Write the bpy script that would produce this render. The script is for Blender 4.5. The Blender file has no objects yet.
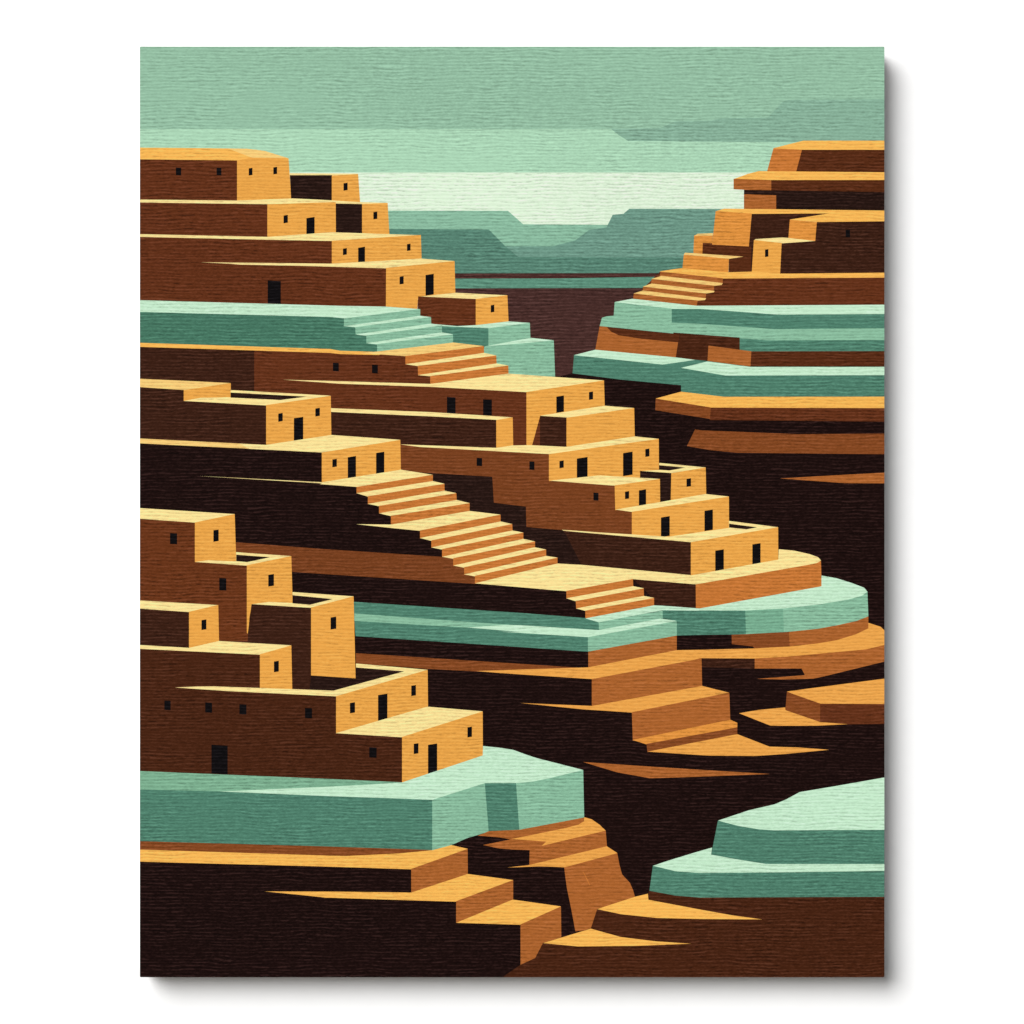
# A stretched canvas print (flat landscape illustration of a stepped adobe village)
# hanging on a white wall in soft daylight coming from the upper left.
import bpy, bmesh, math, re
from mathutils import Vector
from mathutils.geometry import delaunay_2d_cdt

S = bpy.context.scene
COL = S.collection
MM = 0.001075                      # metres on the wall per drawing unit
X0, X1, Y0, Y1 = 139.9, 884.4, 46.6, 977.2     # outline of the canvas in drawing units
CX, ZC = 512.0, 1.50               # drawing centre -> x = 0, z = 1.5 m
DEPTH = 0.042                      # depth of the stretched canvas
BASE = Vector(((0.5*(X0+X1)-CX)*MM, 0.0, ZC+(512-Y1)*MM))   # bottom centre of the canvas front

# ------------------------------------------------------------------ materials
PAL = dict(
 sky_top=(149,191,164), sky_mid=(172,215,184), sky_pale=(224,246,218), cloud=(136,177,154),
 mesa_far=(139,187,160), mesa_right=(110,152,135), mesa_left=(87,131,114), stripe=(92,142,121),
 plum=(70,43,39), plum_line=(74,44,40),
 espresso=(26,11,9), shadow=(37,20,15), umber=(57,29,17), umber_warm=(70,34,16),
 brown=(98,48,23), brown_warm=(104,52,23), brown_light=(119,63,29), brown_mid=(86,42,19),
 rust_dark=(132,71,32), rust=(170,98,44), rust_lit=(200,119,52), ochre=(224,146,62),
 orange=(236,166,74), gold=(251,185,88), amber=(236,164,76), apricot=(250,205,122), cream=(254,227,152),
 mint=(198,236,204), mint_low=(124,174,143), teal_lit=(137,187,157), teal_mid=(120,173,144), teal=(78,127,107), teal_deep=(70,118,97),
 ink=(13,10,12), courtyard=(34,18,14))
GAIN = 1.22                        # light falling on the wall; keeps the inks at their real albedo
def lin(c):
    c /= 255.0
    return c/12.92 if c <= 0.04045 else ((c+0.055)/1.055)**2.4
def nd(nt, t, **kw):
    n = nt.nodes.new(t)
    for k, v in kw.items(): setattr(n, k, v)
    return n
def grain_group():
    g = bpy.data.node_groups.new('brushed_canvas_grain', 'ShaderNodeTree')
    g.interface.new_socket('Light', in_out='OUTPUT', socket_type='NodeSocketFloat')
    g.interface.new_socket('Dark', in_out='OUTPUT', socket_type='NodeSocketFloat')
    g.interface.new_socket('Height', in_out='OUTPUT', socket_type='NodeSocketFloat')
    L = g.links.new
    out = nd(g, 'NodeGroupOutput'); tc = nd(g, 'ShaderNodeTexCoord')
    # slow waviness of the strokes
    w = nd(g, 'ShaderNodeTexNoise'); w.inputs['Scale'].default_value = 14; w.inputs['Detail'].default_value = 2
    L(tc.outputs['Object'], w.inputs['Vector'])
    ws = nd(g, 'ShaderNodeVectorMath', operation='SUBTRACT'); ws.inputs[1].default_value = (.5, .5, .5)
    L(w.outputs['Color'], ws.inputs[0])
    wm = nd(g, 'ShaderNodeVectorMath', operation='MULTIPLY'); wm.inputs[1].default_value = (0, 0, 0.0045)
    L(ws.outputs[0], wm.inputs[0])
    add = nd(g, 'ShaderNodeVectorMath', operation='ADD')
    L(tc.outputs['Object'], add.inputs[0]); L(wm.outputs[0], add.inputs[1])
    def noise(sx, sz, detail, rough, off=0.0):
        m = nd(g, 'ShaderNodeMapping'); m.inputs['Scale'].default_value = (sx, 1, sz); m.inputs['Location'].default_value = (off, off, off)
        n = nd(g, 'ShaderNodeTexNoise'); n.inputs['Scale'].default_value = 1
        n.inputs['Detail'].default_value = detail; n.inputs['Roughness'].default_value = rough
        L(add.outputs[0], m.inputs['Vector']); L(m.outputs[0], n.inputs['Vector'])
        return n.outputs['Fac']
    n1 = noise(85, 560, 2.0, 0.6)
    n2 = noise(330, 700, 1.0, 0.5, 7.3)
    n3 = noise(20, 45, 2.0, 0.5, 3.1)
    def mr(src, a, b, c, d):
        r = nd(g, 'ShaderNodeMapRange', interpolation_type='SMOOTHSTEP')
        for i, v in zip((1, 2, 3, 4), (a, b, c, d)): r.inputs[i].default_value = v
        L(src, r.inputs[0]); return r.outputs[0]
    def mt(op, a, b):
        m = nd(g, 'ShaderNodeMath', operation=op)
        for i, v in enumerate((a, b)):
            if isinstance(v, float): m.inputs[i].default_value = v
            else: L(v, m.inputs[i])
        return m.outputs[0]
    # parallel brush ridges, about 4 mm apart, broken into short strokes
    ph = noise(28, 110, 1.0, 0.5, 5.7)
    am = noise(100, 330, 2.0, 0.6, 9.1)
    sx = nd(g, 'ShaderNodeSeparateXYZ'); L(add.outputs[0], sx.inputs[0])
    phase = mt('ADD', mt('MULTIPLY', sx.outputs['Z'], 2*math.pi*272.0), mt('MULTIPLY', ph, 2*math.pi*1.5))
    line = mt('COSINE', phase, 0.0)
    patch = mr(n3, .30, .70, .35, 1.0)
    a_d = mr(am, .42, .60, 0., 1.); a_l = mr(am, .58, .40, 0., 1.)
    dark = mt('MULTIPLY', mt('MULTIPLY', mr(line, -.25, -.9, 0., 1.), mt('ADD', a_d, .12)), patch)
    light = mt('MULTIPLY', mt('MULTIPLY', mr(line, .25, .9, 0., 1.), mt('ADD', a_l, .15)), patch)
    crack = mr(n1, .38, .28, 0., .6)
    slow = mr(noise(4, 9, 1.0, 0.5, 2.2), .3, .7, -.10, .12)
    grit = mr(n2, .30, .70, -.5, .5)
    L(mt('ADD', light, mt('MULTIPLY', grit, .35)), out.inputs['Light'])
    L(mt('ADD', mt('ADD', mt('MAXIMUM', dark, crack), slow), mt('MULTIPLY', grit, -.25)), out.inputs['Dark'])
    L(mt('ADD', mt('MULTIPLY', line, .25), mt('MULTIPLY', n1, .6)), out.inputs['Height'])
    return g
GRAIN = grain_group()
MATS = {}
def ink(name):
    if name in MATS: return MATS[name]
    m = bpy.data.materials.new('ink_'+name); m.use_nodes = True; MATS[name] = m
    nt = m.node_tree; nt.nodes.clear(); L = nt.links.new
    out = nd(nt, 'ShaderNodeOutputMaterial'); b = nd(nt, 'ShaderNodeBsdfPrincipled')
    g = nd(nt, 'ShaderNodeGroup'); g.node_tree = GRAIN
    base = [lin(c)/GAIN for c in PAL[name]]
    lum = 0.3*base[0]+0.6*base[1]+0.1*base[2]
    kd = 0.30 if lum > .35 else (0.38 if lum > .06 else 0.55)                       # grooves darken the ink
    lift = 0.007 if name == 'ink' else (0.018 if lum < .012 else 0.027) + 0.045*min(1, lum/.12)                   # highlights on the ridges, mixed into the ink colour
    dk = nd(nt, 'ShaderNodeMixRGB', blend_type='MIX')
    dk.inputs[1].default_value = (*base, 1); dk.inputs[2].default_value = (*[c*(1-kd) for c in base], 1)
    L(g.outputs['Dark'], dk.inputs[0])
    li = nd(nt, 'ShaderNodeMixRGB', blend_type='MIX')
    L(g.outputs['Light'], li.inputs[0]); L(dk.outputs[0], li.inputs[1])
    li.inputs[2].default_value = (*[min(.74, c*1.06+lift*(.18+.82*(c/max(base)))) for c in base], 1)
    L(li.outputs[0], b.inputs['Base Color'])
    b.inputs['Roughness'].default_value = .75
    b.inputs['Specular IOR Level'].default_value = .03
    bp = nd(nt, 'ShaderNodeBump'); bp.inputs['Strength'].default_value = .35; bp.inputs['Distance'].default_value = .0006
    L(g.outputs['Height'], bp.inputs['Height']); L(bp.outputs[0], b.inputs['Normal'])
    L(b.outputs[0], out.inputs[0])
    return m
def plain(name, rgb, rough, nscale, bump):
    m = bpy.data.materials.new(name); m.use_nodes = True; nt = m.node_tree; L = nt.links.new
    b = nt.nodes['Principled BSDF']; b.inputs['Roughness'].default_value = rough; b.inputs['Specular IOR Level'].default_value = .2
    tc = nd(nt, 'ShaderNodeTexCoord'); n = nd(nt, 'ShaderNodeTexNoise'); n.inputs['Scale'].default_value = nscale; n.inputs['Detail'].default_value = 4
    L(tc.outputs['Object'], n.inputs['Vector'])
    cr = nd(nt, 'ShaderNodeValToRGB')
    cr.color_ramp.elements[0].color = (*[c*.97 for c in rgb], 1); cr.color_ramp.elements[1].color = (*rgb, 1)
    L(n.outputs['Fac'], cr.inputs[0]); L(cr.outputs[0], b.inputs['Base Color'])
    bp = nd(nt, 'ShaderNodeBump'); bp.inputs['Strength'].default_value = bump; bp.inputs['Distance'].default_value = .0005
    L(n.outputs['Fac'], bp.inputs['Height']); L(bp.outputs[0], b.inputs['Normal'])
    return m

# ------------------------------------------------------------------ the drawing
# letters name a 200-unit square of the drawing (its corner); numbers are 1/5.12 units inside it
SQ = dict(A=(130,130), B=(240,140), C=(400,80,1024/260), D=(600,80), E=(700,100), F=(560,220), G=(700,290), H=(340,280),
 I=(130,290), J=(230,340), K=(420,340), L=(600,400), M=(320,440), N=(500,500), O=(700,540), P=(130,500), Q=(230,560),
 R=(130,670), S=(320,600), U=(500,620), V=(650,640), W=(400,720), X=(130,790), Y=(320,790), Z=(500,790), a=(700,780), o=(0,0,1.0))
def pts(s):
    out, cur = [], SQ['o']
    for tok in s.replace('|', ' ').split():
        if tok in SQ: cur = SQ[tok]; continue
        x, y = map(float, tok.split(','))
        k = cur[2] if len(cur) > 2 else 5.12
        out.append((cur[0]+x/k, cur[1]+y/k))
    return out
PARTS = []      # [name, label]
INKS = []       # (part index, sub name or None, sub serial, colour, points)
serial = [0]
def part(name, label):
    PARTS.append([name, label])
def f(col, s):                                   # a face of the part itself
    INKS.append((len(PARTS)-1, None, 0, col, pts(s)))
def sub(name, *cs, label=None):                          # a sub-part: colour, outline, colour, outline ...
    serial[0] += 1
    for c, s in zip(cs[0::2], cs[1::2]):
        INKS.append((len(PARTS)-1, name, serial[0], c, pts(s)))
def op(name, s, lit=True):                       # window or door: two opposite corners
    (xa, ya), (xb, yb) = pts(s)
    w = xb-xa
    k = -0.16*w if lit else 0.06*w
    d = -k/2
    serial[0] += 1
    INKS.append((len(PARTS)-1, name, serial[0], 'ink', [(xa, ya+d), (xb, ya+d+k), (xb, yb+d+k), (xa, yb+d)]))
def win(*ss, lit=True):
    for s in ss: op('window', s, lit)
def door(*ss, lit=True):
    for s in ss: op('door', s, lit)
def steps(rc, tc, segs):
    for r, t in segs:
        cs = []
        if t: cs += [tc, t]
        cs += [rc, r]
        sub('step', *cs)

part('painted_sky', 'banded pale green sky with a darker cloud bank')
f('sky_pale', 'o 139,45 886,45 886,300 139,300')
f('sky_mid', 'o 139,45 886,45 886,172.5 139,172.5')
f('sky_top', 'o 139,45 886,45 886,129 139,129')
sub('cloud', 'cloud', 'o 611,129 D 310,246 385,212 560,209 620,196 860,192 935,112 o 788,100 886,99 886,142 D 900,318 145,312 100,285')

part('painted_mesa', 'pale green flat-topped mesa farthest on the horizon')
f('mesa_far', 'o 370,210.6 C 425,515 485,568 1024,572 o 720,226 720,262 370,262')
part('painted_mesa', 'grey green mesa with stepped top behind the right-hand cliffs')
f('mesa_right', 'C 415,655 600,655 690,632 745,590 815,580 | D 38,745 65,690 120,685 150,659 | o 735,209 735,262 500,262 | C 465,698')
part('painted_mesa', 'dark green mesa sloping down beside the upper adobe houses')
f('mesa_left', 'o 370,229 C 0,587 350,589 415,655 465,697 | o 600,257.4 730,257.4 730,275 370,275')
part('painted_plain', 'dark plum desert floor with a thin green stripe')
f('plum_line', 'o 430,273.4 720,273 720,300 430,300')
sub('green_stripe', 'stripe', 'o 430,279 C 220,782 F 0,299 505,290 | o 720,276 720,287.8 430,288.4')
f('plum', 'o 430,288.4 720,287.8 720,390 430,390')

part('painted_shadowed_ground', 'almost black brown shadowed ground between the terraces')
f('espresso', 'o 139,376 F 0,800 65,783 300,813 o 622,340 886,340 886,979 139,979')

part('painted_cliff', 'brown and orange rock cap crowning the right-hand cliff')
f('gold', 'E 375,247 460,225 530,208 950,208 950,262 500,262')
f('rust_lit', 'E 376,247 524,255 492,376 342,370')
f('brown_mid', 'E 522,255 950,255 950,376 490,376')
sub('rock_slab', 'gold', 'E 172,405 245,378 300,364 950,370 950,415 365,415', 'rust', 'E 172,403 365,410 365,467 172,457', 'brown_mid', 'E 365,410 950,410 950,474 365,467')
sub('rock_neck', 'shadow', 'E 225,460 950,472 950,570 225,560', 'rust', 'E 225,482 390,488 390,566 225,560')

part('painted_adobe_house', 'shaded house with an orange corner under the right-hand rock cap')
sub('roof', 'gold', 'E 78,570 125,556 950,566 950,622 600,626 460,612 450,600 265,600')
f('umber', 'E 265,583 660,581 460,612 452,720 284,725 276,890 148,890 148,810 12,790 12,726 250,744')
f('brown_mid', 'E 12,727 250,744 262,752 260,884 148,886 148,810 12,790')
f('ochre', 'E 80,569 265,581 250,750 62,740')
f('ochre', 'D 482,795 578,790 575,836 526,834 524,890 478,886')
sub('roof', 'apricot', 'D 484,797 500,787 578,784 577,797')
sub('rock_block', 'apricot', 'D 428,893 436,884 735,904 660,916', 'ochre', 'D 429,894 660,915 658,988 422,966')

part('painted_adobe_house', 'dark fronted right-hand house with an orange side and one window')
f('ochre', 'E 460,612 598,626 590,724 452,712')
f('umber', 'E 598,625 950,621 950,890 408,890 415,732 590,722')
win('E 746,665 768,703', lit=False)
part('painted_adobe_house', 'small bright orange house with one window at the top of the right-hand steps')
sub('roof', 'cream', 'E 276,718 285,712 420,704 452,706 590,722 418,734')
f('orange', 'E 276,717 418,732 410,892 265,880')
win('E 333,765 350,803')

part('painted_staircase', 'four orange steps climbing the right-hand cliff')
f('brown', 'F 515,262 835,297 o 886,277.5 886,307 F 700,442 370,404')
sub('landing', 'gold', 'F 508,263 622,246 860,268 985,264 | E 265,876 410,889 950,884 950,909 120,914 | F 835,299')
steps('rust', 'apricot', [('F 515,264 835,298 832,325 510,290', None),
 ('F 470,302 790,336 787,368 466,325', 'F 468,302 520,286 834,323 827,333 787,337'),
 ('F 425,342 748,376 745,404 424,364', 'F 424,341 470,325 792,363 788,370 746,377'),
 ('F 378,377 705,412 700,440 374,404', 'F 376,376 425,361 748,401 742,410 702,413')])

part('painted_rock_terrace', 'mint green upper terrace of the right-hand cliff')
sub('ledge_top', 'mint', 'F 280,420 370,403 700,439 | G 950,75 950,126 395,130 0,100 | F 575,458')
f('teal_lit', 'F 280,420 575,454 575,525 | G 0,172 380,200 950,196 950,257 350,259 200,248 0,230 | F 580,581 203,543 215,500 240,493 275,490')
f('teal', 'F 572,455 G 0,97 200,111 395,126 950,123 950,196 380,200 0,173 | F 572,525')
f('teal', 'G 200,247 350,258 950,256 950,316 300,320 200,306')
part('painted_cliff_face', 'rust brown cliff face between two mint ledges on the right')
f('umber_warm', 'F 580,576 920,602 920,666 | G 265,314 950,314 950,398 200,398 40,372 | F 590,708')
f('rust', 'F 203,543 245,548 610,590 592,708 180,667')
f('brown_mid', 'F 240,548 612,586 606,627 400,606 300,590 262,572')
f('rust', 'F 760,643 980,672 975,752 755,726')
f('brown_mid', 'G 265,314 950,313 950,396 258,397')
part('painted_rock_terrace', 'mint green lower terrace of the right-hand cliff')
f('teal', 'F 72,690 525,738 690,715 757,722 | G 258,392 950,392 950,547 130,549 | F 850,908 620,880 620,846 300,816 64,785')
sub('ledge_top', 'mint', 'F 72,692 180,664 590,703 692,716 620,727 525,740')
sub('ledge_top', 'mint', 'F 620,757 755,724 | G 258,394 950,394 950,436 130,438')
part('painted_rock_ledge', 'orange topped ledge under the lower right-hand mint terrace')
f('rust_dark', 'F 490,914 | L 572,36 570,98 283,52')
f('brown', 'G 56,600 950,603 950,674 50,666')
sub('ledge_top', 'gold', 'F 490,914 620,879 840,905 | G 950,546 950,605 57,602 | F 768,959')
part('painted_rock_ledge', 'long rust brown rock band in the shadow on the right')
f('rust_dark', 'L 487,150 | G 0,718 500,738 950,735 950,841 150,833 | L 700,270 560,256 445,236')
part('painted_rock_ledge', 'thin rust wedge at the right edge of the picture')
f('rust', 'G 410,965 700,948 950,935 950,990 740,989')

# ---- upper left village
part('painted_adobe_house', 'topmost house of the left village with four small windows')
sub('roof', 'gold', 'A 48,90 400,93 600,96 690,107 812,146 610,152 548,162 48,156')
f('brown', 'A 48,150 548,156 548,364 48,360')
f('orange', 'A 548,157 620,141 812,145 826,358 548,366')
sub('roof_highlight', 'apricot', 'A 505,96 640,100 690,107 810,144 625,142')
win('A 235,193 262,232', 'A 443,193 468,232', lit=False)
win('A 608,195 627,232', 'A 734,190 753,226')
part('painted_adobe_house', 'small house with a dark side just right of the topmost house')
sub('roof', 'cream', 'B 252,170 605,172 600,180 470,184 254,182')
f('shadow', 'B 255,180 471,180 471,312 262,306')
f('orange', 'B 470,182 605,175 615,320 470,318')
win('B 530,220 551,258')
part('painted_adobe_house', 'second tier house of the left village with a window and a door')
sub('roof', 'cream', 'A 48,356 545,361 | B 270,299 400,305 600,317 756,322 625,332 490,326 140,334 | A 48,374')
f('brown', 'A 48,371 704,380 704,552 48,537')
f('orange', 'B 140,329 490,318 491,480 140,500')
win('B 223,385 245,425'); door('B 340,397 382,481')
part('painted_adobe_house', 'small house with a dark side at the right of the second tier')
f('shadow', 'B 490,325 627,328 627,482 491,480')
f('orange', 'B 625,328 756,322 765,484 625,484')
win('B 683,368 703,405')
part('painted_adobe_house', 'fourth tier house of the left village above the mint terrace')
f('brown', 'A 48,547 700,562 | B 470,515 470,634 748,655 748,858 | A 48,875')
door('A 705,772 772,889', lit=False)
part('painted_adobe_house', 'third tier house of the left village with a door between two windows')
sub('roof', 'cream', 'A 48,533 703,547 | B 470,472 765,482 926,487 470,517 | A 700,562 48,547')
f('orange', 'B 470,516 926,486 930,614 470,640')
win('B 527,555 547,588', 'B 855,532 873,567'); door('B 605,549 640,628')
part('painted_adobe_house', 'orange corner of the fourth tier house with a door and a window')
sub('roof', 'cream', 'A 360,677 | B 0,628 470,633 925,607 | C 215,713 | B 748,657 300,644 0,638 | A 500,684')
f('orange', 'B 748,655 | C 215,713 218,838 | H 400,88 395,152 235,142')
win('B 817,698 838,738'); door('B 950,688 992,794')
part('painted_adobe_house', 'lone small house at the right end of the upper mint terrace')
sub('roof', 'cream', 'H 400,86 592,65 857,78 695,98')
f('brown', 'H 400,84 695,97 695,234 395,225')
f('orange', 'H 695,97 857,78 863,214 695,234')
win('H 772,128 790,165')

part('painted_rock_terrace', 'mint green terrace with dark green front below the upper left houses')
sub('ledge_top', 'mint', 'I 48,52 | H 0,132 235,136 410,149 20,199 0,198 | I 1024,140 48,114')
f('teal_deep', 'I 48,112 1024,138 | H 20,196 20,237 80,240 80,280 135,283 135,324 192,327 192,372 0,366 | I 1024,306 48,276')
part('painted_rock_terrace', 'pale green blocks behind the upper mint steps')
f('teal', 'H 495,232 762,246 762,340 540,330')
f('teal_lit', 'H 760,247 972,219 975,300 1000,330 760,345')
f('teal_lit', 'K 330,32 685,2 692,192 440,182 325,62')
sub('ledge_top', 'mint', 'H 465,224 600,236 695,231 862,212 972,219 760,247 520,236 465,233')
sub('ledge_top', 'mint', 'K 335,32 | H 975,296 | K 684,1 560,14')
part('painted_staircase', 'four mint green steps leading down the upper terrace')
steps('teal_lit', 'mint', [('H 20,197 411,148 411,184 20,237', None),
 ('H 78,241 466,190 467,224 80,280', 'H 20,236 411,183 466,190 78,242'),
 ('H 135,284 522,233 522,270 135,324', 'H 80,279 467,223 524,232 135,286'),
 ('H 190,328 578,278 579,322 190,370', 'H 135,323 522,268 579,278 190,330')])

# ---- middle village
part('painted_adobe_wall', 'long brown wall with two windows under the upper mint terrace')
f('brown', 'I 630,310 1024,321 | H 335,386 345,425 398,431 410,479 462,485 475,533 955,570 955,852 880,852 880,703 0,660 | J 520,352 | I 1024,600 630,560')
f('umber', 'I 48,290 636,309 636,560 48,470')
win('J 527,117 557,160', 'J 727,127 757,170', lit=False)
sub('ledge_top', 'gold', 'I 48,270 1024,302 | H 0,362 190,368 240,368 200,384 0,379 | I 1024,322 48,291', 'apricot', 'H 100,374 190,366 580,320 736,338 335,390')
part('painted_staircase', 'three orange steps below the mint steps')
steps('rust_lit', 'cream', [('H 335,389 736,339 738,374 335,432', None),
 ('H 398,440 800,386 802,428 400,488', 'H 335,431 738,373 800,386 398,441'),
 ('H 462,492 862,438 863,482 462,536', 'H 398,487 802,427 863,438 462,493')])
part('painted_adobe_house', 'wide flat roofed house at the foot of the upper orange steps')
sub('roof', 'cream', 'J 270,203 | H 0,518 462,532 862,479 | K 942,207 545,267 | H 480,548 0,531')
f('orange', 'K 545,266 942,207 946,345 760,385 615,392 575,546 545,546')
f('brown', 'K 616,386 616,542 573,542')
door('K 698,287 737,370'); win('K 865,265 886,305')
door('K 138,293 182,377', 'K 323,305 368,386', lit=False)
part('painted_adobe_house', 'windowless block with a dark side right of the wide roofed house')
sub('roof', 'cream', 'K 613,388 945,336 | L 0,27 175,41 | K 751,400 748,399')
f('umber', 'K 614,388 752,397 752,552 614,542')
f('orange', 'K 750,398 L 175,41 178,192 | K 750,552')
part('painted_adobe_wall', 'long dark wall with an orange end in the middle village')
sub('roof', 'cream', 'J 516,349 1024,369 | H 884,703 800,718 0,680 | J 516,369')
f('umber', 'J 518,368 1024,391 | H 800,716 800,864 310,848 | J 520,500')
f('orange', 'H 800,717 884,703 887,852 800,864')
part('painted_adobe_house', 'big stepped house with two bright doors in the middle of the picture')
sub('wall_shadow', 'shadow', 'K 30,670 372,698 380,833 542,852 546,957 735,970 | N 345,170 435,340 280,335 -60,120 | K 0,690')
f('brown_light', 'J 873,534 | K 0,545 660,583 660,720 998,745 998,868 | L 75,562 165,570 165,694 | K 730,974 545,957 542,853 378,833 370,700 0,678 | J 872,674')
f('orange', 'K 660,583 | L 301,198 302,402 200,404 0,405 | K 660,722')
sub('roof', 'cream', 'J 868,534 | K 0,538 390,552 475,540 560,538 750,547 | L 178,186 301,199 | K 660,584 0,548')
door('K 803,603 858,707'); win('K 714,618 736,655')
door('L 118,268 167,386'); win('L 232,250 253,290')
win('K 290,604 318,645', 'K 560,622 586,665', 'K 888,782 914,822', lit=False)
part('painted_adobe_house', 'small open topped house at the right of the big stepped house')
sub('parapet', 'cream', 'L 303,322 541,345 365,376 205,364 303,358')
sub('open_roof', 'courtyard', 'L 303,334 437,346 355,361 303,357')
f('shadow', 'L 205,363 367,374 364,516 205,510')
f('orange', 'L 365,375 541,345 544,486 362,516')
win('L 443,402 466,443')
part('painted_adobe_house', 'small house with a window and narrow door on the middle slope')
sub('roof', 'cream', 'K 662,720 910,694 | L 0,386 307,404 75,438 | K 995,746')
f('orange', 'L 75,437 307,404 308,528 78,564')
win('L 128,468 149,506'); door('L 199,460 236,541')
part('painted_adobe_house', 'house with two doors on the middle slope')
sub('roof', 'cream', 'L 78,561 305,523 540,481 660,494 163,573')
f('orange', 'L 163,572 660,494 661,664 350,706 163,694')
door('L 312,598 357,699', 'L 535,564 578,668')
part('painted_adobe_house', 'lowest house of the middle slope with two doors and an open roof')
sub('parapet', 'cream', 'N 316,152 | L 0,678 160,688 350,700 660,655 660,619 912,651 465,730 0,692 | N 330,160')
sub('open_roof', 'courtyard', 'L 661,633 805,652 750,662 661,653')
f('umber', 'N 322,157 | L 465,728 466,902 | N 420,338 340,180')
f('orange', 'L 465,728 912,651 913,822 465,902')
door('L 590,768 634,875', 'L 780,736 822,841')

# ---- left middle cluster
part('painted_adobe_house', 'dark long house with a raised block at the left edge')
sub('roof', 'apricot', 'I 48,454 516,476 275,514 48,500')
f('umber', 'I 48,497 275,512 275,567 697,586 697,798 48,765')
f('orange', 'I 275,513 516,477 516,553 275,568')
sub('parapet', 'cream', 'I 515,512 | J 516,285 185,335 | I 275,568 360,552 515,549')
sub('open_roof', 'shadow', 'I 515,525 908,546 770,563 515,551')
f('orange', 'J 185,333 516,286 519,492 185,543')
win('J 247,375 270,417', 'J 437,349 460,390'); door('J 327,397 375,515')
part('painted_adobe_house', 'house with a window and two doors at the top of the long staircase')
sub('roof', 'apricot', 'I 48,760 695,793 820,800 900,826 48,786', 'cream', 'I 560,786 695,793 | J 519,486 872,511 470,578 100,558')
f('espresso', 'I 48,785 | J 470,576 470,735 | I 700,975 48,1000')
f('orange', 'J 470,576 872,511 875,670 470,733')
win('J 524,610 547,650'); door('J 603,597 645,706', 'J 748,575 790,683')
part('painted_rock_ledge', 'brown rock band in the dark slope beside the long staircase')
f('brown_light', 'P 540,216 | M 0,557 625,598 690,605 690,642 745,650 745,687 800,695 800,737 0,685 | P 830,368 540,350')
part('painted_staircase', 'long orange staircase of ten steps descending the middle slope')
sub('landing', 'cream', 'I 350,952 983,984 | M 8,216 415,152 578,178 187,240 0,226 | I 983,990')
steps('rust_lit', 'cream', [('M 187,240 578,178 578,212 187,274', None),
 ('M 245,288 637,224 638,262 245,329', 'M 187,272 577,210 638,224 245,290'),
 ('M 302,337 698,272 700,310 302,377', 'M 245,327 637,259 698,272 302,339'),
 ('M 363,388 766,323 766,366 363,435', 'M 302,375 700,307 766,323 363,390')])
sub('landing', 'cream', 'M 185,431 363,433 766,363 924,382 512,465 360,450')
steps('rust_lit', 'cream', [('M 512,463 924,382 925,420 512,504', None),
 ('M 570,514 984,430 986,465 570,552', 'M 512,502 924,417 984,430 570,516'),
 ('M 625,558 1041,474 1041,508 625,600', 'M 570,550 985,463 1041,474 625,561'),
 ('M 682,605 1101,519 1101,551 682,645', 'M 625,598 1040,506 1101,519 682,608'),
 ('M 738,651 1158,561 1158,595 738,690', 'M 682,643 1100,549 1158,561 738,654'),
 ('M 793,695 1216,602 1216,645 793,738', 'M 738,688 1157,593 1216,602 793,698')])
part('painted_rock_terrace', 'cream topped terrace with an orange front under the middle village')
f('espresso', 'M 790,735 N 0,437 340,465 440,560 440,608 0,582')
f('umber', 'N 680,404 1005,430 1005,556 780,545 780,500')
f('rust_lit', 'L 490,942 | O 560,125 619,105 623,238 0,352 | N 1003,556')
sub('ledge_top', 'cream', 'M 793,734 N 0,395 295,325 420,332 975,384 | L 465,898 913,817 915,764 | O 480,54 560,72 605,88 620,105 600,117 560,126 | L 490,944 | N 680,405 340,467')
part('painted_staircase', 'three orange steps at the foot of the long staircase')
steps('rust_lit', 'cream', [('N 340,465 681,404 682,443 340,505', None),
 ('N 388,517 736,452 737,493 390,557', 'N 340,503 682,441 736,452 388,519'),
 ('N 437,566 789,501 789,542 437,607', 'N 390,555 737,491 789,501 437,568')])
part('painted_rock_terrace', 'curved mint green terrace around the foot of the middle village')
f('teal', 'M 168,828 1024,885 | N 437,604 507,624 507,700 450,777 102,753 | S 182,185')
f('teal_lit', 'S 176,69 760,112 1024,130 900,150 760,142 176,107')
f('teal_lit', 'N 505,624 834,566 836,610 507,667')
f('teal_lit', 'N 450,700 905,619 905,696 450,777')
f('teal', 'N 833,563 1010,566 | O 0,358 234,358 237,483 0,486 | N 905,694 905,620 833,606')
f('teal_mid', 'O 232,358 427,348 432,473 235,484')
f('teal_lit', 'O 425,350 600,330 760,304 830,284 857,262 862,392 800,416 700,438 600,456 430,474')
sub('ledge_top', 'mint', 'S 755,141 940,128 1024,129 | N 505,666 820,607 905,619 450,702 0,674 | S 1024,163')
sub('ledge_top', 'mint', 'N 438,606 789,539 830,541 1005,554 | O 0,350 622,237 622,182 700,196 780,221 840,244 857,264 830,285 760,305 600,331 425,351 230,361 0,361 | N 1010,567 834,564 505,626')
part('painted_rock_terrace', 'curved orange and rust ledge below the curved mint terrace')
f('rust_dark', 'O 162,485 235,482 457,470 460,550 285,560 270,545 163,533')
f('rust', 'O 455,470 600,455 700,437 800,415 862,391 862,456 800,490 700,520 600,535 460,552')
f('rust', 'N 452,776 905,694 905,775 452,862')
f('rust_dark', 'S 184,272 | N 0,832 250,848 450,862 | S 820,367 560,353 184,325')
f('umber', 'O 10,603 282,603 282,659 10,651')
f('rust', 'O 280,605 600,582 850,558 950,534 950,621 750,670 640,697 580,710 420,714 290,711 537,692 520,658 280,658')
f('rust', 'U 470,299 | V 150,110 264,90 267,238 | U 470,444')
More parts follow.
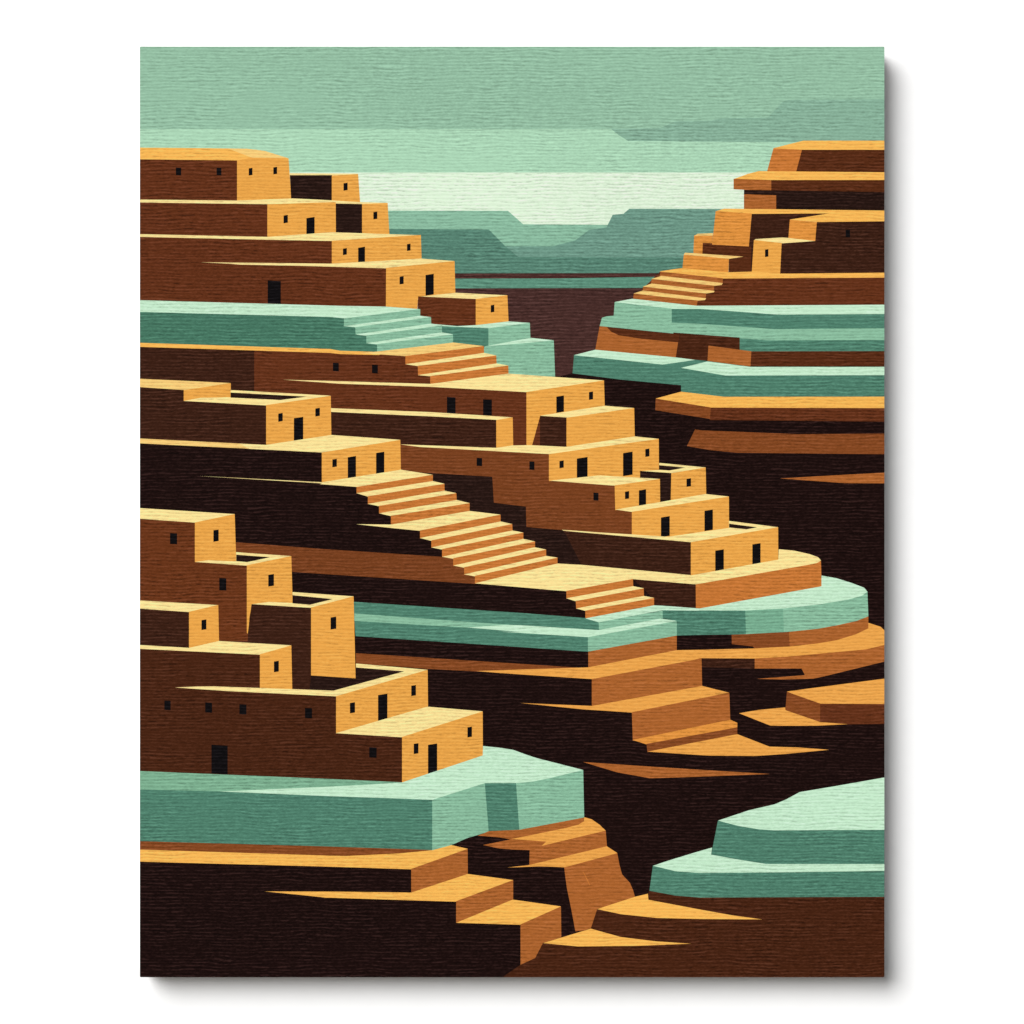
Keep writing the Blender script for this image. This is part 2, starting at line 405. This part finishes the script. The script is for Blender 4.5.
sub('ledge_top', 'amber', 'S 800,364 1024,356 | N 450,857 905,769 | O 0,562 280,555 460,545 600,530 700,513 800,482 862,452 862,424 925,444 950,468 950,536 850,560 600,583 450,597 280,607 0,605 | N 995,818 470,917 0,886 | S 900,372')
part('painted_rock_terrace', 'stepped rust rock ledges descending in the centre')
sub('ledge_top', 'amber', 'U 105,425 470,440 | V 267,235 406,270 | U 675,474 420,457')
f('rust', 'U 675,472 | V 406,269 411,412 | U 680,618')
sub('ledge_top', 'ochre', 'U 678,614 | V 411,408 447,424 447,450 | U 750,637')
f('rust_dark', 'U 750,634 | V 447,447 447,484 | U 755,677')
sub('ledge_top', 'amber', 'U 755,674 | V 447,482 612,546 760,550 917,562 700,583 540,594 300,592 | U 1000,690')
part('painted_rock_ledge', 'thin pointed rust ledge in the dark ground near the centre')
f('rust', 'U 425,727 | V 0,648 350,670 614,686 200,702 0,708 | U 755,808 600,780')
part('painted_rock_ledge', 'flat orange rock slab at the right edge below the curved ledge')
sub('ledge_top', 'amber', 'O 445,776 560,760 950,709 950,842 615,841')
f('rust_dark', 'O 445,777 617,838 617,934 437,872')
f('brown', 'O 615,838 950,840 950,942 755,944 615,932')
sub('ledge_top', 'amber', 'O 200,887 300,870 437,857 437,871 615,932 757,943 600,951 362,951')

# ---- lower left village
part('painted_adobe_house', 'two stepped brown houses at the top of the lower left village')
f('brown_warm', 'P 48,93 332,114 332,315 600,334 604,724 48,730')
sub('roof', 'cream', 'P 48,41 536,72 335,116 48,96')
f('orange', 'P 332,115 536,72 544,318 332,318')
win('P 205,170 241,226', lit=False); win('P 427,153 454,212')
sub('parapet', 'cream', 'P 543,267 826,287 598,336 332,317 400,308 543,314')
sub('open_roof', 'courtyard', 'P 544,280 718,293 600,318 544,313')
f('orange', 'P 598,334 826,287 833,532 622,535 603,685 598,680')
win('P 457,400 493,463', lit=False); win('P 708,381 737,441')
part('painted_adobe_house', 'tall tower with a bright orange side and one window')
f('shadow', 'Q 112,226 415,242 416,575 645,548 895,568 530,675 318,672 88,440 100,290')
f('umber', 'Q 113,226 417,242 417,592 405,668 318,666 88,440 100,290')
sub('parapet', 'cream', 'Q 320,164 633,186 415,245 112,226 200,214 320,220')
sub('open_roof', 'shadow', 'Q 320,180 526,200 410,229 320,222')
f('orange', 'Q 415,243 633,186 643,606 415,591')
win('Q 515,292 544,354')
part('painted_adobe_house', 'small house with one window at the left edge beside the tower')
f('umber', 'P 48,552 303,571 303,760 48,750')
sub('roof', 'cream', 'P 48,514 452,538 305,574 48,556')
f('orange', 'P 302,572 452,537 456,728 302,760')
win('P 366,613 391,664')
part('painted_adobe_house', 'low house with a cream roof and one window in front of the tower')
f('umber_warm', 'P 48,758 667,788 667,972 48,972')
sub('roof', 'cream', 'P 48,742 302,757 455,722 826,744 665,792 48,762')
f('orange', 'P 665,790 826,744 831,978 665,974')
win('P 737,825 762,880')
part('painted_adobe_house', 'largest brown house with a walled courtyard in the lower left village')
f('umber_warm', 'P 48,955 235,962 | Q 0,668 543,695 543,884 882,903 880,1024 | S 421,937 | R 1024,562 48,522')
sub('parapet', 'cream', 'P 230,960 330,955 430,954 | Q 0,650 320,661 530,669 893,570 645,550 645,530 1012,562 545,698 0,672 | P 420,973')
f('orange', 'Q 543,697 1012,562 1014,754 543,887')
win('Q 614,730 640,783', 'Q 928,642 952,695'); door('Q 758,688 806,819')
win('R 176,157 208,205', 'R 385,167 420,218', 'R 560,176 596,227', 'R 896,195 932,247', lit=False)
door('R 417,385 500,532', lit=False)
part('painted_adobe_house', 'cream roofed house at the edge of the lower mint terrace')
sub('roof', 'cream', 'S 80,682 550,546 833,570 420,703')
f('orange', 'S 420,701 833,570 834,800 420,937')
win('S 480,735 504,787', 'S 755,650 778,702'); door('S 553,738 600,888')
win('S 252,755 290,807', lit=False)
part('painted_rock_terrace', 'large mint green terrace carrying the lower left village')
f('mint_low', 'R 48,517 | S 0,914 420,933 300,942 | R 1024,598 470,623 48,613')
f('teal', 'R 48,612 470,622 1024,645 | W 0,400 167,407 167,669 | Y 0,292 | X 48,264')
f('teal_lit', 'W 165,407 435,321 456,571 400,588 340,606 260,642 165,669')
f('teal', 'W 434,320 596,321 600,400 612,564 454,572')
f('teal_lit', 'W 594,321 760,298 938,256 943,502 611,565 603,450')
sub('ledge_top', 'mint', 'R 460,622 1024,597 | S 250,945 420,934 833,796 | W 425,133 520,143 580,153 640,175 700,195 939,256 760,299 680,315 600,323 435,323 165,409 0,402 | R 1024,646')
part('painted_rock_terrace', 'orange stepped ledges at the lower left below the mint terrace')
f('rust_dark', 'X 48,262 | Y 0,288 577,307 300,335 130,342 | X 1024,342 48,310')
sub('ledge_top', 'gold', 'X 48,305 1024,336 | Y 130,338 400,325 577,308 672,282 756,301 467,406 0,391 | X 48,367')
f('rust', 'Y 467,404 756,301 757,434 467,528')
sub('ledge_top', 'gold', 'X 688,519 1024,520 | Y 467,525 757,430 989,461 697,572 0,550 | X 1024,553 850,535')
f('rust', 'Y 697,569 989,461 989,566 697,681')
sub('ledge_top', 'gold', 'Y 697,680 | Z 65,561 312,596 105,690')
f('rust', 'Z 105,688 312,596 314,755 220,790 180,865 105,900')
part('painted_rock_outcrop', 'rust rock spur with orange ledges at the bottom centre')
f('rust', 'W 398,592 455,569 611,562 943,499 938,535 750,580 570,612 500,600')
f('rust', 'W 425,640 500,625 570,611 760,618 | Z 215,285 541,207 548,292 150,386 152,308 70,305 0,300')
f('rust', 'Z 328,393 600,322 612,385 625,432 665,475 682,515 692,552 500,615 465,715 386,724 365,610 342,500')
f('rust_lit', 'Z 424,418 429,420 462,487 458,488')
sub('ledge_top', 'amber', 'Z 60,251 330,196 400,178 430,160 431,139 470,150 510,178 541,208 213,286 237,264')
sub('ledge_top', 'amber', 'Z 38,397 150,384 547,288 601,323 330,396 270,393 200,391')

part('painted_rock_slope', 'warm brown slope in the lower right corner')
f('umber_warm', 'Z 0,968 60,925 105,895 180,860 220,783 465,708 498,608 760,534 762,512 900,538 1024,548 | a 950,596 o 886,979 500,979')
sub('ledge_top', 'gold', 'Z 497,610 690,547 757,531 760,562 | a 0,663 160,692 320,714 0,712 | Z 800,655 620,636')
sub('ledge_top', 'gold', 'Z 220,784 465,710 620,753 800,775 980,787 700,798 400,801')
part('painted_rock_terrace', 'two layered mint green terrace in the lower right corner')
f('teal', 'Z 783,387 900,413 1024,424 | a 950,464 950,598 0,602 | Z 900,541 765,516')
f('teal', 'a 92,207 200,233 380,255 950,253 950,432 340,432 200,412 57,383')
sub('ledge_top', 'mint', 'a 92,208 250,155 380,125 440,100 510,62 700,30 950,-14 950,255 380,258 300,252 200,236')
sub('ledge_top', 'mint', 'Z 783,388 860,362 1024,312 | a 62,346 57,382 200,408 340,430 950,430 950,465 500,472 0,476 | Z 900,416')

# ------------------------------------------------------------------ flat overlay of all inks
def area(p):
    return 0.5*sum(p[i-1][0]*p[i][1]-p[i][0]*p[i-1][1] for i in range(len(p)))
R = 1.2
OUT = []
for cx, cy, a0 in ((X0+R, Y0+R, 180), (X1-R, Y0+R, 270), (X1-R, Y1-R, 0), (X0+R, Y1-R, 90)):
    for k in range(5):
        a = math.radians(a0+k*22.5); OUT.append((cx+R*math.cos(a), cy+R*math.sin(a)))
polys = [OUT] + [i[4] for i in INKS]
V, F = [], []
for p in polys:
    if area(p) < 0: p = p[::-1]
    F.append(list(range(len(V), len(V)+len(p)))); V += [Vector(q) for q in p]
ov, oe, of, _, _, orig = delaunay_2d_cdt(V, [], F, 0, 1e-5)
faces = {}                                        # key -> colour -> triangles
n_bad = 0
BB = [(min(q[0] for q in p), max(q[0] for q in p), min(q[1] for q in p), max(q[1] for q in p)) for p in polys]
def inside(k, x, y):                              # winding number of outline k around (x, y)
    b = BB[k]
    if x < b[0] or x > b[1] or y < b[2] or y > b[3]: return False
    p = polys[k]; wn = 0; xa, ya = p[-1]
    for xb, yb in p:
        if (ya <= y) != (yb <= y):
            if xa+(y-ya)*(xb-xa)/(yb-ya) > x: wn += 1 if yb > ya else -1
        xa, ya = xb, yb
    return wn != 0
for tri in of:
    a, b, c = (ov[i] for i in tri)
    gx, gy = (a.x+b.x+c.x)/3, (a.y+b.y+c.y)/3
    if not inside(0, gx, gy) or abs((b-a).cross(c-a)) < 1e-7: continue
    top = next((k for k in range(len(polys)-1, 0, -1) if inside(k, gx, gy)), 0)
    if top == 0: n_bad += 1; continue
    pi, sn, ss, col, _p = INKS[top-1]
    faces.setdefault((pi, sn, ss), []).append((tri, col))
print('overlay', len(of), 'triangles,', n_bad, 'uncovered')

def local(p):                                     # drawing -> canvas-local metres
    return Vector(((p[0]-CX)*MM-BASE.x, 0.0, ZC+(512-p[1])*MM-BASE.z))
def print_mesh(name, tris, parent):
    me = bpy.data.meshes.new(name); idx, vs, fs, ms, mats = {}, [], [], [], []
    for tri, col in tris:
        if col not in mats: mats.append(col)
        q = []
        for v in tri:
            if v not in idx: idx[v] = len(vs); vs.append(local(ov[v]))
            q.append(idx[v])
        fs.append(q); ms.append(mats.index(col))
    me.from_pydata(vs, [], fs)
    for c in mats: me.materials.append(ink(c))
    for f_, m_ in zip(me.polygons, ms): f_.material_index = m_
    bm = bmesh.new(); bm.from_mesh(me)
    for f_ in bm.faces:
        f_.normal_update()
        if f_.normal.y > 0: f_.normal_flip()
    bm.to_mesh(me); bm.free()
    o = bpy.data.objects.new(name, me); COL.objects.link(o); o.parent = parent
    return o

# the canvas itself
root = bpy.data.objects.new('canvas_print', None); COL.objects.link(root); root.location = BASE
root['label'] = 'stretched canvas print of a stepped adobe village, hanging on the plain white wall'
root['category'] = 'canvas print'
bm = bmesh.new()
r0 = [bm.verts.new(local(p)+Vector((0, .0004, 0))) for p in OUT]
r1 = [bm.verts.new(local(p)+Vector((0, DEPTH, 0))) for p in OUT]
bm.faces.new(r0); bm.faces.new(r1[::-1])
for i in range(len(OUT)): bm.faces.new((r0[i-1], r0[i], r1[i], r1[i-1]))
bmesh.ops.recalc_face_normals(bm, faces=bm.faces)
me = bpy.data.meshes.new('stretched_canvas'); bm.to_mesh(me); bm.free()
me.materials.append(plain('raw_canvas', (.62, .60, .56), .9, 900, .5))
cv = bpy.data.objects.new('stretched_canvas', me); COL.objects.link(cv); cv.parent = root

heads = {}
for pi, (name, label) in enumerate(PARTS):
    tris = faces.get((pi, None, 0))
    if tris: h = print_mesh(name, tris, root)
    else:
        h = bpy.data.objects.new(name, None); COL.objects.link(h); h.parent = root
    h['label'] = label; heads[pi] = h
for (pi, sn, ss), tris in sorted(faces.items(), key=lambda kv: (kv[0][0], kv[0][2])):
    if sn: print_mesh(sn, tris, heads[pi])

# the wall
bm = bmesh.new()
q = [bm.verts.new(c) for c in ((-5, DEPTH, 0), (5, DEPTH, 0), (5, DEPTH, 4), (-5, DEPTH, 4), (-5, DEPTH+.2, 0), (5, DEPTH+.2, 0), (5, DEPTH+.2, 4), (-5, DEPTH+.2, 4))]
for a in ((0,1,2,3), (5,4,7,6), (3,2,6,7), (1,0,4,5), (0,3,7,4), (2,1,5,6)): bm.faces.new([q[i] for i in a])
bmesh.ops.recalc_face_normals(bm, faces=bm.faces)
me = bpy.data.meshes.new('wall'); bm.to_mesh(me); bm.free()
me.materials.append(plain('white_paint', (.90, .90, .90), .9, 60, .05))
wl = bpy.data.objects.new('wall', me); COL.objects.link(wl); wl['kind'] = 'structure'
wl['label'] = 'plain white painted wall behind the canvas print'

# ------------------------------------------------------------------ light, sky, camera
to_sun = Vector((-.53, -1.0, .55)).normalized()
el = math.asin(to_sun.z); az = math.atan2(to_sun.x, to_sun.y)
sd = bpy.data.lights.new('sun', 'SUN'); sd.energy = 3.62; sd.angle = math.radians(36); sd.color = (1.0, .997, .99)
so = bpy.data.objects.new('sun', sd); COL.objects.link(so)
so.rotation_euler = to_sun.to_track_quat('Z', 'Y').to_euler(); so.location = (-2, -4, 4)
w = bpy.data.worlds.new('World'); S.world = w; w.use_nodes = True
nt = w.node_tree; bg = nt.nodes['Background']
sky = nd(nt, 'ShaderNodeTexSky', sky_type='NISHITA'); sky.sun_disc = False; sky.sun_elevation = el; sky.sun_rotation = az
hs = nd(nt, 'ShaderNodeHueSaturation'); hs.inputs['Saturation'].default_value = .25    # hazy, nearly white daylight
nt.links.new(sky.outputs[0], hs.inputs['Color']); nt.links.new(hs.outputs[0], bg.inputs['Color'])
bg.inputs['Strength'].default_value = .064

DIST = 3.2
cd = bpy.data.cameras.new('camera'); cd.sensor_width = 36; cd.lens = 36*DIST/(1024*MM); cd.clip_end = 100
co = bpy.data.objects.new('camera', cd); COL.objects.link(co)
co.location = (0, -DIST, ZC); co.rotation_euler = (math.radians(90), 0, 0)
S.camera = co
S.view_settings.view_transform = 'Standard'; S.view_settings.look = 'None'; S.view_settings.exposure = 0
S.cycles.max_bounces = 6
